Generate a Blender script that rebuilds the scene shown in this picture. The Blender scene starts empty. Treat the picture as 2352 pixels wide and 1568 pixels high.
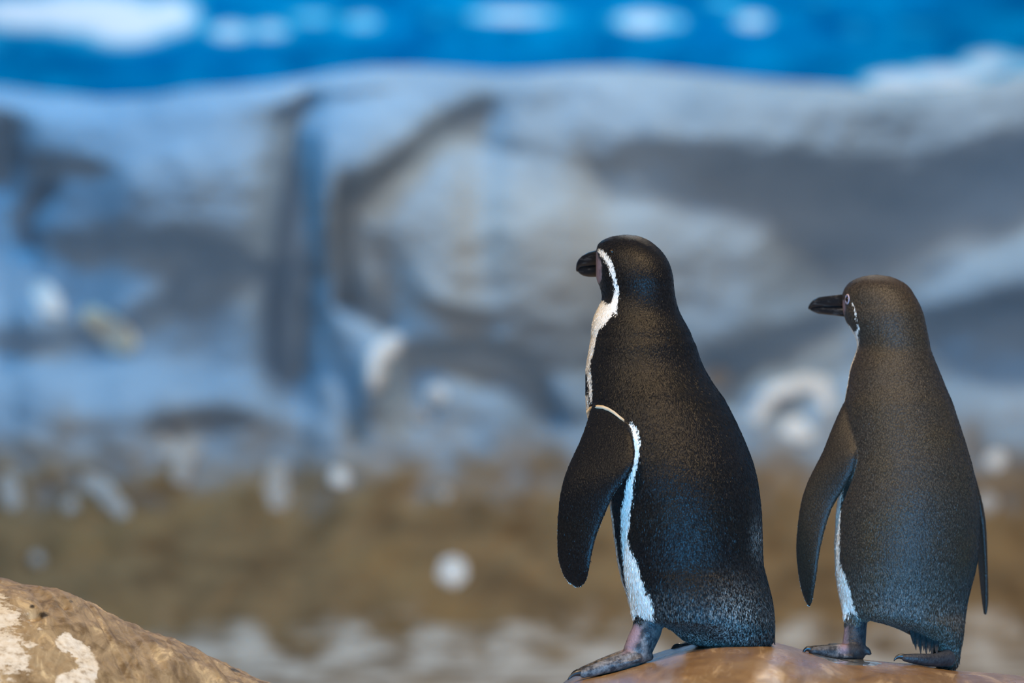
import bpy, bmesh, math, random
import numpy as np
from mathutils import Vector, noise
from mathutils.bvhtree import BVHTree

random.seed(7)
sc = bpy.context.scene
COL = sc.collection

# ------------------------------------------------------------------ camera
LENS = 200.0
F = LENS / 36.0 * 2352.0            # focal length in photo pixels
CAMH = 0.463                        # lens height above the rock the birds stand on
CAMY = -8.0
cam = bpy.data.objects.new('camera', bpy.data.cameras.new('camera'))
COL.objects.link(cam)
cam.location = (0, CAMY, CAMH)
cam.rotation_euler = (math.pi / 2, 0, 0)
cam.data.lens = LENS
cam.data.sensor_width = 36
cam.data.clip_end = 200
cam.data.dof.use_dof = True
cam.data.dof.focus_distance = 8.08
cam.data.dof.aperture_fstop = 2.5
sc.camera = cam

# ------------------------------------------------------------------ world, lamps, exposure
sc.view_settings.view_transform = 'Standard'
sc.view_settings.look = 'None'
sc.view_settings.gamma = 1
sc.view_settings.exposure = 0.0
sc.view_settings.use_curve_mapping = False
w = bpy.data.worlds.new('world'); sc.world = w
w.use_nodes = True
w.node_tree.nodes['Background'].inputs['Color'].default_value = (0.22, 0.50, 1.0, 1)
w.node_tree.nodes['Background'].inputs['Strength'].default_value = 0.05


def lamp(name, loc, target, size, power, col, size_y=None):
    l = bpy.data.lights.new(name, 'AREA')
    l.shape = 'RECTANGLE'; l.size = size; l.size_y = size_y or size
    l.energy = power; l.color = col
    o = bpy.data.objects.new(name, l); COL.objects.link(o)
    o.location = loc
    o.rotation_euler = (Vector(target) - Vector(loc)).to_track_quat('-Z', 'Y').to_euler()
    return o


lamp('warm_ceiling_lamp', (0.75, -1.5, 3.7), (0.2, 0.1, 0.3), 0.6, 150, (1.0, 0.70, 0.38))
lamp('warm_ceiling_lamp', (-1.7, -2.2, 3.1), (-0.2, 0.1, 0.2), 0.6, 75, (1.0, 0.78, 0.52))
lamp('viewing_window_light', (0.0, -9.2, 0.50), (0.4, 0, 0.4), 2.2, 340, (0.12, 0.50, 1.0), 1.3)
lamp('pool_light', (0.75, -3.3, -0.12), (0.40, 0.0, 0.16), 1.0, 19, (0.08, 0.46, 1.0), 0.25).data.spread = math.radians(60)
lamp('wall_ceiling_lamp', (0.5, 5.15, 3.3), (0.4, 5.9, 0.2), 0.5, 52, (0.56, 0.80, 1.0))
lamp('blue_wall_lamp', (-1.3, 5.1, 2.7), (-1.0, 5.9, 0.4), 0.4, 54, (0.03, 0.44, 0.95))
lamp('warm_bank_lamp', (0.7, 4.85, 3.4), (0.5, 5.2, -0.3), 0.5, 44, (1.0, 0.74, 0.45))
lamp('mural_lamp', (0.0, 7.2, 3.6), (0.0, 9.0, 1.2), 2.6, 45, (0.90, 0.97, 1.0), 0.4).data.spread = math.radians(110)


# ------------------------------------------------------------------ helpers
def pt(px, py, d):
    return Vector(((px - 1176.0) * d / F, CAMY + d, CAMH + (784.0 - py) * d / F))


def project(co):
    d = co[:, 1] - CAMY
    return 1176.0 + co[:, 0] * F / d, 784.0 - (co[:, 2] - CAMH) * F / d


def interp(x, pts):
    return np.interp(x, [p[0] for p in pts], [p[1] for p in pts])


def mesh_from(name, verts, faces, smooth=True):
    me = bpy.data.meshes.new(name)
    me.from_pydata([tuple(v) for v in verts], [], faces)
    me.validate(); me.update()
    if smooth:
        me.polygons.foreach_set('use_smooth', [True] * len(me.polygons))
    return me


def link(name, me, mat=None, parent=None):
    o = bpy.data.objects.new(name, me)
    COL.objects.link(o)
    if mat: me.materials.append(mat)
    if parent: o.parent = parent
    return o


def tag(o, label=None, cat=None, group=None, kind=None):
    if label: o['label'] = label
    if cat: o['category'] = cat
    if group: o['group'] = group
    if kind: o['kind'] = kind
    return o


def fattr(me, name, arr):
    a = me.attributes.new(name, 'FLOAT', 'POINT')
    a.data.foreach_set('value', np.asarray(arr, dtype=np.float32))


def seg_dist(X, Y, poly):
    """distance from points to an open polyline, in pixels"""
    best = np.full(X.shape, 1e9)
    for (x0, y0), (x1, y1) in zip(poly[:-1], poly[1:]):
        dx, dy = x1 - x0, y1 - y0
        L2 = dx * dx + dy * dy + 1e-9
        t = np.clip(((X - x0) * dx + (Y - y0) * dy) / L2, 0, 1)
        best = np.minimum(best, np.hypot(X - x0 - t * dx, Y - y0 - t * dy))
    return best


def sd_poly(X, Y, poly):
    """signed distance to a closed polygon, positive inside"""
    d = seg_dist(X, Y, list(poly) + [poly[0]])
    inside = np.zeros(X.shape, bool)
    n = len(poly)
    for i in range(n):
        x0, y0 = poly[i]; x1, y1 = poly[(i + 1) % n]
        c = (y0 > Y) != (y1 > Y)
        with np.errstate(divide='ignore', invalid='ignore'):
            xi = (x1 - x0) * (Y - y0) / (y1 - y0 + 1e-12) + x0
        inside ^= c & (X < xi)
    return np.where(inside, d, -d)


def sd_stroke(X, Y, pts):
    """signed distance to a stroke given as (x, y, half width)"""
    best = np.full(X.shape, -1e9)
    for (x0, y0, w0), (x1, y1, w1) in zip(pts[:-1], pts[1:]):
        dx, dy = x1 - x0, y1 - y0
        t = np.clip(((X - x0) * dx + (Y - y0) * dy) / (dx * dx + dy * dy + 1e-9), 0, 1)
        best = np.maximum(best, w0 + (w1 - w0) * t - np.hypot(X - x0 - t * dx, Y - y0 - t * dy))
    return best


# ------------------------------------------------------------------ material helpers
class NT:
    def __init__(self, name):
        self.m = bpy.data.materials.new(name); self.m.use_nodes = True
        self.t = self.m.node_tree; self.n = self.t.nodes
        self.b = self.n['Principled BSDF']
        self.tc = self.n.new('ShaderNodeTexCoord')

    def put(self, sock, v):
        if hasattr(v, 'is_linked') or hasattr(v, 'links'):
            self.t.links.new(v, sock)
        elif isinstance(v, (tuple, list)) and len(v) == 3 and sock.type == 'RGBA':
            sock.default_value = (*v, 1)
        else:
            sock.default_value = v

    def set(self, **kw):
        for k, v in kw.items():
            self.put(self.b.inputs[k.replace('_', ' ')], v)

    def coords(self, scale=(1, 1, 1), rot=(0, 0, 0)):
        mp = self.n.new('ShaderNodeMapping')
        mp.inputs['Scale'].default_value = scale
        mp.inputs['Rotation'].default_value = rot
        self.t.links.new(self.tc.outputs['Object'], mp.inputs['Vector'])
        return mp.outputs['Vector']

    def noise(self, scale, detail=3, rough=0.55, vec=None, dist=0.0):
        nd = self.n.new('ShaderNodeTexNoise')
        nd.inputs['Scale'].default_value = scale
        nd.inputs['Detail'].default_value = detail
        nd.inputs['Roughness'].default_value = rough
        nd.inputs['Distortion'].default_value = dist
        self.t.links.new(vec or self.tc.outputs['Object'], nd.inputs['Vector'])
        return nd.outputs['Fac']

    def voro(self, scale, vec=None, feature='F1'):
        nd = self.n.new('ShaderNodeTexVoronoi'); nd.feature = feature
        nd.inputs['Scale'].default_value = scale
        self.t.links.new(vec or self.tc.outputs['Object'], nd.inputs['Vector'])
        return nd.outputs['Distance']

    def attr(self, name):
        nd = self.n.new('ShaderNodeAttribute'); nd.attribute_name = name
        return nd.outputs['Fac']

    def math(self, op, a, b=0.0, c=None, clamp=False):
        nd = self.n.new('ShaderNodeMath'); nd.operation = op; nd.use_clamp = clamp
        self.put(nd.inputs[0], a); self.put(nd.inputs[1], b)
        if c is not None: self.put(nd.inputs[2], c)
        return nd.outputs[0]

    def ramp(self, fac, lo, hi):
        nd = self.n.new('ShaderNodeMapRange'); nd.clamp = True
        self.put(nd.inputs['Value'], fac)
        nd.inputs['From Min'].default_value = lo; nd.inputs['From Max'].default_value = hi
        return nd.outputs['Result']

    def mix(self, fac, a, b):
        nd = self.n.new('ShaderNodeMix'); nd.data_type = 'RGBA'
        self.put(nd.inputs[0], fac); self.put(nd.inputs[6], a); self.put(nd.inputs[7], b)
        return nd.outputs[2]

    def bump(self, h, dist, strength=1.0, normal=None):
        nd = self.n.new('ShaderNodeBump')
        nd.inputs['Distance'].default_value = dist
        nd.inputs['Strength'].default_value = strength
        self.put(nd.inputs['Height'], h)
        if normal is not None: self.t.links.new(normal, nd.inputs['Normal'])
        return nd.outputs['Normal']


def simple_mat(name, col, rough=0.5, var=None, nscale=60, bump=0.0, **kw):
    k = NT(name)
    f = k.noise(nscale, 4)
    k.set(Base_Color=k.mix(k.ramp(f, 0.3, 0.7), col, var or tuple(c * 0.7 for c in col)), Roughness=rough, **kw)
    if bump: k.set(Normal=k.bump(f, bump))
    return k.m


# ------------------------------------------------------------------ painted sky mural behind everything
DM = 17.0
CLOUDS = [  # (x, y, rx, ry, strength) in photo pixels on the mural plane
    (60, 30, 150, 42, 1.1), (200, 28, 200, 50, 1.2), (290, 55, 115, 50, 1.2), (390, 35, 75, 46, 1.0),
    (530, 72, 60, 22, .75), (620, 70, 55, 20, .7), (720, 40, 70, 18, .55), (830, 48, 55, 18, .55),
    (1180, 36, 120, 17, .8), (1000, 42, 30, 12, .35), (1480, 48, 80, 24, .85), (1550, 50, 35, 18, .6),
    (1728, 48, 48, 17, .85), (1660, 5, 60, 10, .5), (1880, 0, 30, 8, .4), (1960, 70, 40, 18, .3), (2120, 60, 80, 14, .25),
    (2060, 190, 80, 26, 1.2), (2170, 178, 110, 26, 1.1), (2270, 145, 70, 28, .9), (2350, 150, 60, 25, .7),
    (-300, 90, 260, 50, .9), (2700, 90, 240, 40, .9), (-700, 0, 300, 60, .9), (3100, -50, 260, 60, .9),
    (400, -250, 300, 50, .9), (1300, -200, 260, 40, .8), (2100, -300, 320, 60, .9), (900, -480, 300, 50, .8)]
CLOUDS += [(random.uniform(-5800, -900), random.uniform(-700, 160), random.uniform(120, 320), random.uniform(25, 60), .9) for _ in range(14)]
CLOUDS += [(random.uniform(3300, 8200), random.uniform(-700, 160), random.uniform(120, 320), random.uniform(25, 60), .9) for _ in range(14)]
xs = np.concatenate([np.arange(-6000, -900, 60.0), np.arange(-900, 3300, 12.0), np.arange(3300, 8400, 60.0)]); ys = np.concatenate([np.arange(-1300, -300, 40.0), np.arange(-300, 330, 10.0), np.arange(330, 1400, 60.0)])
X, Y = np.meshgrid(xs, ys)
dens = np.zeros_like(X)
for (cx, cy, rx, ry, s) in CLOUDS:
    dens = np.maximum(dens, s * np.exp(-(((X - cx) / rx) ** 2 + ((Y - cy) / ry) ** 2) ** 1.4))
ny, nx = X.shape
verts = [pt(a, b, DM) for a, b in zip(X.ravel(), Y.ravel())]
faces = [(j * nx + i, (j + 1) * nx + i, (j + 1) * nx + i + 1, j * nx + i + 1) for j in range(ny - 1) for i in range(nx - 1)]
me = mesh_from('wall_back', verts, faces)
fattr(me, 'cloud', dens.ravel())
k = NT('mural_paint')
n1 = k.noise(5.0, 4, 0.6, k.coords((1, 1, 2.2)))
n2 = k.noise(2.2, 3, 0.5, k.coords((1, 1, 2.5)))
cl = k.math('ADD', k.attr('cloud'), k.math('MULTIPLY', k.math('SUBTRACT', n1, 0.5), 0.5))
blue = k.mix(k.ramp(n1, 0.32, 0.68), (0.0, 0.080, 0.26), (0.0, 0.245, 0.54))
blue = k.mix(k.ramp(n2, 0.45, 0.75), blue, (0.0, 0.150, 0.42))
cy_ = k.mix(k.ramp(cl, 0.12, 0.42), blue, (0.02, 0.40, 0.68))
k.set(Base_Color=k.mix(k.ramp(cl, 0.38, 0.92), cy_, (0.72, 0.82, 0.93)), Roughness=0.9)
k.b.inputs['Specular IOR Level'].default_value = 0.0
o = link('wall_back', me, k.m)
tag(o, kind='structure')

# ------------------------------------------------------------------ sculpted rock wall of the enclosure
DW = 14.0
CREST = [(-1300, 230), (-500, 190), (-200, 185), (0, 200), (100, 214), (230, 228), (350, 222), (430, 206), (540, 200), (620, 192), (700, 180), (770, 166),
         (850, 156), (950, 155), (1050, 160), (1150, 167), (1220, 165), (1320, 158), (1450, 155), (1560, 165), (1680, 177),
         (1800, 188), (1960, 197), (2080, 204), (2200, 196), (2352, 172), (2600, 150), (3200, 190), (3700, 230)]
# overhanging (negative) and up-facing (positive) bands: polyline, half width, slope
BANDS = [
    ([(-600, 225), (0, 238), (130, 262), (300, 262), (430, 240), (620, 226), (770, 196), (860, 186)], 20, 0.9),
    ([(700, 215), (800, 212), (880, 205)], 16, -0.8),
    ([(0, 290), (25, 340)], 40, -0.9),
    ([(100, 368), (170, 372), (240, 395)], 22, -0.9),
    ([(300, 330), (480, 300), (560, 330)], 60, 0.28),
    ([(150, 560), (300, 555), (400, 545), (480, 560), (560, 590), (640, 650), (700, 720)], 24, -0.7),
    ([(300, 640), (400, 640)], 60, 0.25),
    ([(0, 790), (120, 780), (200, 760), (300, 735), (400, 670), (480, 610)], 22, -0.75),
    ([(450, 700), (560, 670), (620, 720)], 50, 0.35),
    ([(0, 850), (200, 850), (400, 868), (560, 905), (700, 960), (790, 1000)], 24, 0.95),
    ([(200, 905), (350, 900)], 60, 0.35),
    ([(360, 975), (470, 945), (600, 965), (740, 1015), (850, 1060)], 34, -1.0),
    ([(820, 440), (860, 410), (930, 355), (1000, 300), (1060, 260), (1120, 235)], 22, -1.25),
    ([(720, 280), (800, 260), (900, 225), (1050, 215)], 26, 0.55),
    ([(860, 470), (950, 410), (1040, 350)], 40, 0.45),
    ([(1050, 350), (1200, 430), (1340, 500)], 40, 0.25),
    ([(1080, 320), (1180, 335), (1300, 370), (1400, 400)], 22, -0.35),
    ([(868, 548), (890, 590), (925, 650), (980, 702), (1050, 724), (1110, 734)], 17, -0.85),
    ([(960, 640), (1040, 690), (1130, 690)], 24, 0.55),
    ([(850, 560), (880, 640), (950, 720), (1060, 760), (1160, 765)], 16, 0.35),
    ([(930, 795), (1050, 800), (1170, 800), (1215, 850), (1245, 910), (1262, 945)], 19, -1.3),
    ([(1000, 860), (1100, 890), (1160, 930)], 40, 0.35),
    ([(900, 850), (940, 900), (1010, 960), (1100, 1020)], 22, -0.5),
    ([(1260, 960), (1340, 970)], 25, -0.7),
    ([(840, 880), (850, 820), (920, 770)], 22, 0.9),
    ([(1400, 200), (1700, 225), (1950, 240)], 26, 0.2),
    ([(1500, 270), (1650, 290), (1850, 320), (2050, 330), (2352, 260)], 34, 0.38),
    ([(1370, 360), (1500, 350), (1650, 375), (1800, 390), (2000, 415), (2200, 390), (2352, 340)], 52, -0.62),
    ([(1400, 440), (1600, 455), (1850, 470), (2100, 470)], 30, -0.35),
    ([(1380, 490), (1600, 510), (1750, 530)], 40, 0.32),
    ([(1800, 560), (2000, 560), (2150, 560)], 55, -0.30),
    ([(2352, 500), (2240, 570), (2130, 640)], 24, -0.45),
    ([(2420, 545), (2352, 575), (2240, 625), (2130, 675)], 34, 0.75),
    ([(2140, 722), (2250, 708), (2352, 685), (2500, 660)], 28, -0.95),
    ([(2150, 780), (2352, 790)], 40, -0.25),
    ([(2170, 872), (2260, 872), (2352, 885)], 20, -0.6),
    ([(1640, 838), (1720, 805), (1800, 775), (1920, 728)], 20, -0.95),
    ([(1570, 740), (1700, 720), (1900, 690)], 40, 0.35),
    ([(1740, 850), (1900, 790)], 30, 0.35),
    ([(1660, 880), (1700, 920)], 24, -0.7),
    ([(1790, 935), (1850, 925)], 16, -1.2),
    ([(1730, 930), (1790, 880), (1890, 872), (1905, 930)], 18, 0.8),
    ([(1820, 985), (1850, 975)], 22, 0.8),
]
REGIONS = [  # outline, softness, slope: broad overhanging and up-facing faces
    ([(1340, 350), (1500, 322), (1700, 360), (2000, 400), (2200, 375), (2400, 300), (2400, 450), (2200, 545), (2000, 600), (1900, 590), (1800, 480), (1600, 452), (1380, 430)], 26, -0.42),
    ([(1330, 450), (1600, 462), (1800, 490), (1900, 640), (1600, 720), (1350, 600)], 40, 0.10),
    ([(640, 250), (720, 225), (690, 330), (700, 450), (728, 640), (760, 800), (660, 690), (640, 560), (620, 420)], 22, -0.48),
    ([(150, 565), (480, 555), (600, 610), (720, 720), (790, 960), (640, 915), (430, 850), (0, 825), (0, 765), (180, 755)], 26, -0.28),
    ([(-300, 570), (150, 600), (380, 600), (420, 690), (200, 735), (-300, 740)], 30, 0.45),
    ([(-300, 832), (300, 836), (500, 872), (790, 990), (700, 985), (480, 925), (300, 960), (-300, 1010)], 18, 0.42),
    ([(380, 965), (500, 945), (760, 1015), (860, 1090), (380, 1060)], 26, -0.42),
    ([(695, 300), (760, 250), (900, 212), (1060, 215), (980, 285), (880, 375), (832, 430), (800, 420), (770, 440), (740, 470), (712, 420)], 14, 0.50),
    ([(835, 485), (1040, 345), (1200, 430), (1380, 560), (1400, 700), (1260, 760), (1130, 690), (950, 620), (880, 540)], 24, 0.20),
    ([(930, 800), (1190, 805), (1268, 960), (1250, 1050), (1000, 1050), (900, 850)], 18, -0.06),
    ([(2100, 690), (2352, 520), (2600, 430), (2600, 640), (2352, 668), (2140, 712)], 16, 0.50),
    ([(2120, 716), (2352, 682), (2600, 650), (2600, 860), (2180, 862)], 22, -0.22),
    ([(1620, 840), (1920, 735), (1930, 780), (1760, 850), (1700, 930), (1640, 930)], 18, -0.35),
    ([(-300, 250), (40, 260), (60, 360), (20, 460), (-300, 480)], 24, -0.35),
    ([(1400, 190), (2352, 200), (2352, 290), (2000, 330), (1700, 300), (1400, 300)], 40, 0.08),
]
GROOVES = [  # polyline, half width, depth (m)
    ([(705, 235), (665, 290), (672, 380), (695, 470), (715, 560), (722, 640)], 34, 0.16),
    ([(722, 640), (730, 720), (760, 830), (800, 930), (820, 1010)], 40, 0.11),
    ([(800, 445), (786, 490), (785, 600), (792, 690)], 19, 0.11),
    ([(800, 690), (840, 715), (880, 742)], 26, 0.10),
    ([(100, 445), (75, 480), (55, 520), (60, 560)], 24, 0.16),
    ([(60, 560), (90, 620), (80, 660)], 24, 0.06),
    ([(10, 300), (5, 420)], 40, 0.10),
    ([(1240, 900), (1270, 960)], 20, 0.06),
]
BULGES = [  # x, y, rx, ry, height
    (1350, 520, 420, 230, 0.10), (350, 430, 300, 170, 0.06), (820, 330, 150, 110, 0.05), (745, 520, 26, 150, 0.05),
    (1900, 250, 500, 100, 0.05), (250, 900, 500, 120, 0.05), (860, 860, 40, 90, 0.05), (2300, 620, 200, 80, 0.06)]
STEP = 7.0
xs = np.concatenate([np.arange(-5000, -1200, 28.0), np.arange(-1200, 3560, STEP), np.arange(3560, 7400, 28.0)])
ts = np.concatenate([np.arange(0, 60, 4.0), np.arange(60, 1480, STEP)])
crest = interp(xs, CREST)
X = np.repeat(xs[None, :], len(ts), 0)
Y = crest[None, :] + ts[:, None]
slope = np.full_like(X, -0.06)
for poly, wd, s in BANDS:
    d = seg_dist(X, Y, poly)
    slope += (1.0 if s > 0 else (1.15 if wd < 30 else 0.7)) * s * np.exp(-(d / wd) ** 2)
for poly, soft, s_ in REGIONS:
    slope += s_ / (1 + np.exp(-np.clip(sd_poly(X, Y, poly) / (soft * 0.5), -30, 30)))
slope *= np.clip((1120 - Y) / 160, 0, 1)
H = np.zeros_like(X)
tau = 800.0
for j in range(1, len(ts)):
    dt = ts[j] - ts[j - 1]
    H[j] = H[j - 1] * np.exp(-dt / np.where(Y[j] > 860, 210.0, tau)) + slope[j] * dt
H *= DW / F
# soften across columns a little so that band ends do not tear
for _ in range(26):
    H[:, 1:-1] = (H[:, :-2] + 2 * H[:, 1:-1] + H[:, 2:]) / 4
for poly, wd, dp in GROOVES:
    d = seg_dist(X, Y, poly)
    H -= 0.62 * dp * np.exp(-(np.hypot(d, 10) - 10) / (wd * 0.85))
for (cx, cy, rx, ry, hh) in BULGES:
    H += hh * np.exp(-((X - cx) / rx) ** 2 - ((Y - cy) / ry) ** 2)
H += interp(Y.ravel(), [(100, 0), (850, 0.08), (980, 0.16), (1150, 0.33), (1300, 0.55), (1430, 0.80), (1520, 1.15), (1560, 1.5), (1700, 2.6)]).reshape(Y.shape)
rr = np.clip(1 - ts / 46.0, 0, 1)[:, None]
H -= 0.10 * (1 - np.sqrt(np.clip(1 - rr ** 2, 0, 1)))
nz = np.array([noise.fractal((x * 0.011, y * 0.014, 3.3), 0.9, 2.1, 4) for x, y in zip(X.ravel(), Y.ravel())]).reshape(X.shape)
amp = interp(Y.ravel(), [(100, 0.008), (900, 0.010), (1100, 0.022), (1500, 0.030)]).reshape(Y.shape)
H += nz * amp
DWALL = DW - H


def wall_d(px, py):
    i = float(np.interp(px, xs, np.arange(len(xs)))); i0 = min(int(i), len(xs) - 2)
    j = np.interp(py - np.interp(px, xs, crest), ts, np.arange(len(ts))); j0 = min(int(j), len(ts) - 2)
    a, b = i - i0, j - j0
    return float((DWALL[j0, i0] * (1 - a) + DWALL[j0, i0 + 1] * a) * (1 - b) + (DWALL[j0 + 1, i0] * (1 - a) + DWALL[j0 + 1, i0 + 1] * a) * b)


ny, nx = X.shape
verts = [pt(a, b, d) for a, b, d in zip(X.ravel(), Y.ravel(), DWALL.ravel())]
faces = [(j * nx + i, (j + 1) * nx + i, (j + 1) * nx + i + 1, j * nx + i + 1) for j in range(ny - 1) for i in range(nx - 1)]
# back of the crest: rounds over and drops behind
base = len(verts)
back = [(0.05, 0.004), (0.16, -0.01), (0.40, -0.06), (0.75, -0.35), (0.9, -1.35)]
for (dy, dz) in back:
    for i in range(nx):
        v = verts[i]
        verts.append(Vector((v.x, v.y + dy, v.z + dz)))
for r in range(len(back)):
    up = 0 if r == 0 else base + (r - 1) * nx
    lo = base + r * nx
    for i in range(nx - 1):
        faces.append((up + i, up + i + 1, lo + i + 1, lo + i))
me = mesh_from('rock_wall', verts, faces)
brown = np.clip((Y + nz * 90 - 900) / 260.0, 0, 1)
brown = brown * brown * (3 - 2 * brown)
pale = np.clip((Y + nz * 75 - 1425) / 70.0, 0, 1)
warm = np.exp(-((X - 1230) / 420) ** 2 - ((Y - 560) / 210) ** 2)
fattr(me, 'brown', np.concatenate([brown.ravel(), np.zeros(nx * len(back))]))
fattr(me, 'pale', np.concatenate([pale.ravel(), np.zeros(nx * len(back))]))
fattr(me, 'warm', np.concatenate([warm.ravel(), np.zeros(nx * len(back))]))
k = NT('sculpted_rock_paint')
n1 = k.noise(3.0, 4, 0.6, k.coords((1, 1, 1.6)))
n2 = k.noise(9.0, 4, 0.6)
grey = k.mix(k.ramp(n1, 0.3, 0.7), (0.185, 0.25, 0.31), (0.32, 0.385, 0.44))
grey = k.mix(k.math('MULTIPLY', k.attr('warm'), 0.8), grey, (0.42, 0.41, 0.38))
br = k.mix(k.ramp(n2, 0.32, 0.66), (0.110, 0.064, 0.028), (0.235, 0.142, 0.064))
br = k.mix(k.ramp(n1, 0.52, 0.72), br, (0.24, 0.14, 0.055))
c = k.mix(k.attr('brown'), grey, br)
c = k.mix(k.math('MULTIPLY', k.attr('pale'), k.ramp(n2, 0.36, 0.60)), c, (0.50, 0.43, 0.36))
k.set(Base_Color=c, Roughness=0.85, Normal=k.bump(k.noise(40, 4), 0.01, 0.5))
k.b.inputs['Specular IOR Level'].default_value = 0.15
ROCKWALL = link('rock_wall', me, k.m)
tag(ROCKWALL, 'long sculpted grey rock wall browning towards its foot, in front of sky mural', 'rock wall')

# pale splashes stuck to the rock wall
k = NT('pale_splash')
k.set(Base_Color=k.mix(k.ramp(k.noise(25, 3), 0.3, 0.7), (0.72, 0.66, 0.60), (0.56, 0.50, 0.45)), Roughness=0.8)
SPLASH = k.m
k = NT('pale_splash_dim')
k.set(Base_Color=k.mix(k.ramp(k.noise(25, 3), 0.3, 0.7), (0.40, 0.35, 0.31), (0.30, 0.26, 0.22)), Roughness=0.8)
SPLASH2 = k.m
k = NT('ochre_splash')
k.set(Base_Color=k.mix(k.ramp(k.noise(14, 2), 0.4, 0.6), (0.74, 0.64, 0.50), (0.58, 0.44, 0.27)), Roughness=0.8)
SPLASH3 = k.m


def close_grid(V, Fc, nx, ny, zb):
    '''skirt and underside for a height field, so the rock is a solid'''
    rim = [i for i in range(nx)] + [j * nx + nx - 1 for j in range(1, ny)] + [(ny - 1) * nx + i for i in range(nx - 2, -1, -1)] + [j * nx for j in range(ny - 2, 0, -1)]
    b = len(V)
    V += [(V[i][0], V[i][1], zb) for i in rim]
    m = len(rim)
    Fc += [(rim[i], b + i, b + (i + 1) % m, rim[(i + 1) % m]) for i in range(m)]
    Fc.append(tuple(b + i for i in range(m - 1, -1, -1)))


def splash(pts, mat):
    """thin crust lying on the wall: one patch with a wavering outline round the strokes (x, y, r)"""
    x0 = min(p[0] - p[2] for p in pts) - 8; x1 = max(p[0] + p[2] for p in pts) + 8
    y0 = min(p[1] - p[2] for p in pts) - 8; y1 = max(p[1] + p[2] for p in pts) + 8
    gx = np.arange(x0, x1, 4.0); gy = np.arange(y0, y1, 4.0)
    GX, GY = np.meshgrid(gx, gy)
    pp = pts if len(pts) > 1 else [pts[0], (pts[0][0] + 1, pts[0][1], pts[0][2])]
    fld = sd_stroke(GX, GY, pp)
    fld += np.array([5.0 * noise.noise((a * 0.06, b * 0.06, x0)) for a, b in zip(GX.ravel(), GY.ravel())]).reshape(GX.shape)
    V, Fc, idx = [], [], {}
    ny, nx = GX.shape
    for j in range(ny - 1):
        for i in range(nx - 1):
            if max(fld[j, i], fld[j + 1, i], fld[j, i + 1], fld[j + 1, i + 1]) <= 0: continue
            q = []
            for (a, b) in ((j, i), (j + 1, i), (j + 1, i + 1), (j, i + 1)):
                if (a, b) not in idx:
                    idx[(a, b)] = len(V)
                    th = 0.008 * min(1.0, max(fld[a, b], 0) / 8.0) ** 0.6 + (0.003 if fld[a, b] > 0 else -0.004)
                    V.append(pt(GX[a, b], GY[a, b], wall_d(GX[a, b], GY[a, b]) - th))
                q.append(idx[(a, b)])
            Fc.append(tuple(q))
    return link('pale_splash', mesh_from('pale_splash', V, Fc), mat, ROCKWALL)


splash([(98, 672, 26), (112, 695, 30), (128, 712, 18)], SPLASH)
splash([(210, 728, 24), (235, 745, 26), (268, 770, 32), (290, 785, 26), (262, 790, 18)], SPLASH3)
splash([(378, 1018, 16), (395, 1040, 20), (438, 1028, 26), (420, 1065, 20), (418, 1094, 22)], SPLASH2)
splash([(198, 1104, 20), (235, 1122, 24), (255, 1150, 22), (275, 1170, 20)], SPLASH2)
splash([(638, 1080, 22), (635, 1120, 26), (640, 1150, 22)], SPLASH2)
splash([(779, 1097, 22)], SPLASH)
splash([(1038, 1312, 34)], SPLASH)
splash([(1000, 908, 24)], SPLASH)
splash([(968, 958, 20)], SPLASH2)
splash([(18, 1110, 24), (28, 1150, 20)], SPLASH2)
splash([(160, 1160, 18)], SPLASH2)
splash([(83, 1283, 16)], SPLASH2)
splash([(1650, 872, 28)], SPLASH2)
splash([(1735, 960, 20), (1780, 900, 20), (1850, 880, 20), (1888, 885, 18), (1900, 930, 16)], SPLASH)
splash([(1825, 985, 28), (1848, 1000, 22)], SPLASH)
splash([(2288, 1056, 22)], SPLASH)
splash([(2268, 1155, 24)], SPLASH2)
splash([(1018, 1135, 16)], SPLASH2)
splash([(860, 880, 22), (862, 830, 24), (905, 785, 20)], SPLASH)

# ------------------------------------------------------------------ floor
V, Fc = [], []
gx, gy = np.linspace(-9, 9, 120), np.concatenate([np.linspace(-14, 2.5, 30), np.linspace(2.7, 6.5, 50), np.linspace(6.8, 9.2, 6)])
for y in gy:
    for x in gx:
        V.append((x, y, -0.30 + 0.035 * noise.fractal((x * 1.7, y * 1.3, 1.0), 0.9, 2.0, 3) * (1 if 2.6 < y < 6.3 else 0.2)))
n = len(gx)
Fc = [(j * n + i, j * n + i + 1, (j + 1) * n + i + 1, (j + 1) * n + i) for j in range(len(gy) - 1) for i in range(n - 1)]
k = NT('pale_gravel')
n1 = k.noise(4.5, 4, 0.6); n2 = k.noise(40, 4, 0.6)
c = k.mix(k.ramp(n1, 0.36, 0.56), (0.14, 0.090, 0.045), (0.46, 0.40, 0.34))
k.set(Base_Color=k.mix(k.ramp(n2, 0.3, 0.8), c, (0.34, 0.30, 0.26)), Roughness=0.8, Normal=k.bump(n2, 0.01))
tag(link('floor', mesh_from('floor', V, Fc), k.m), kind='structure')

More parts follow.
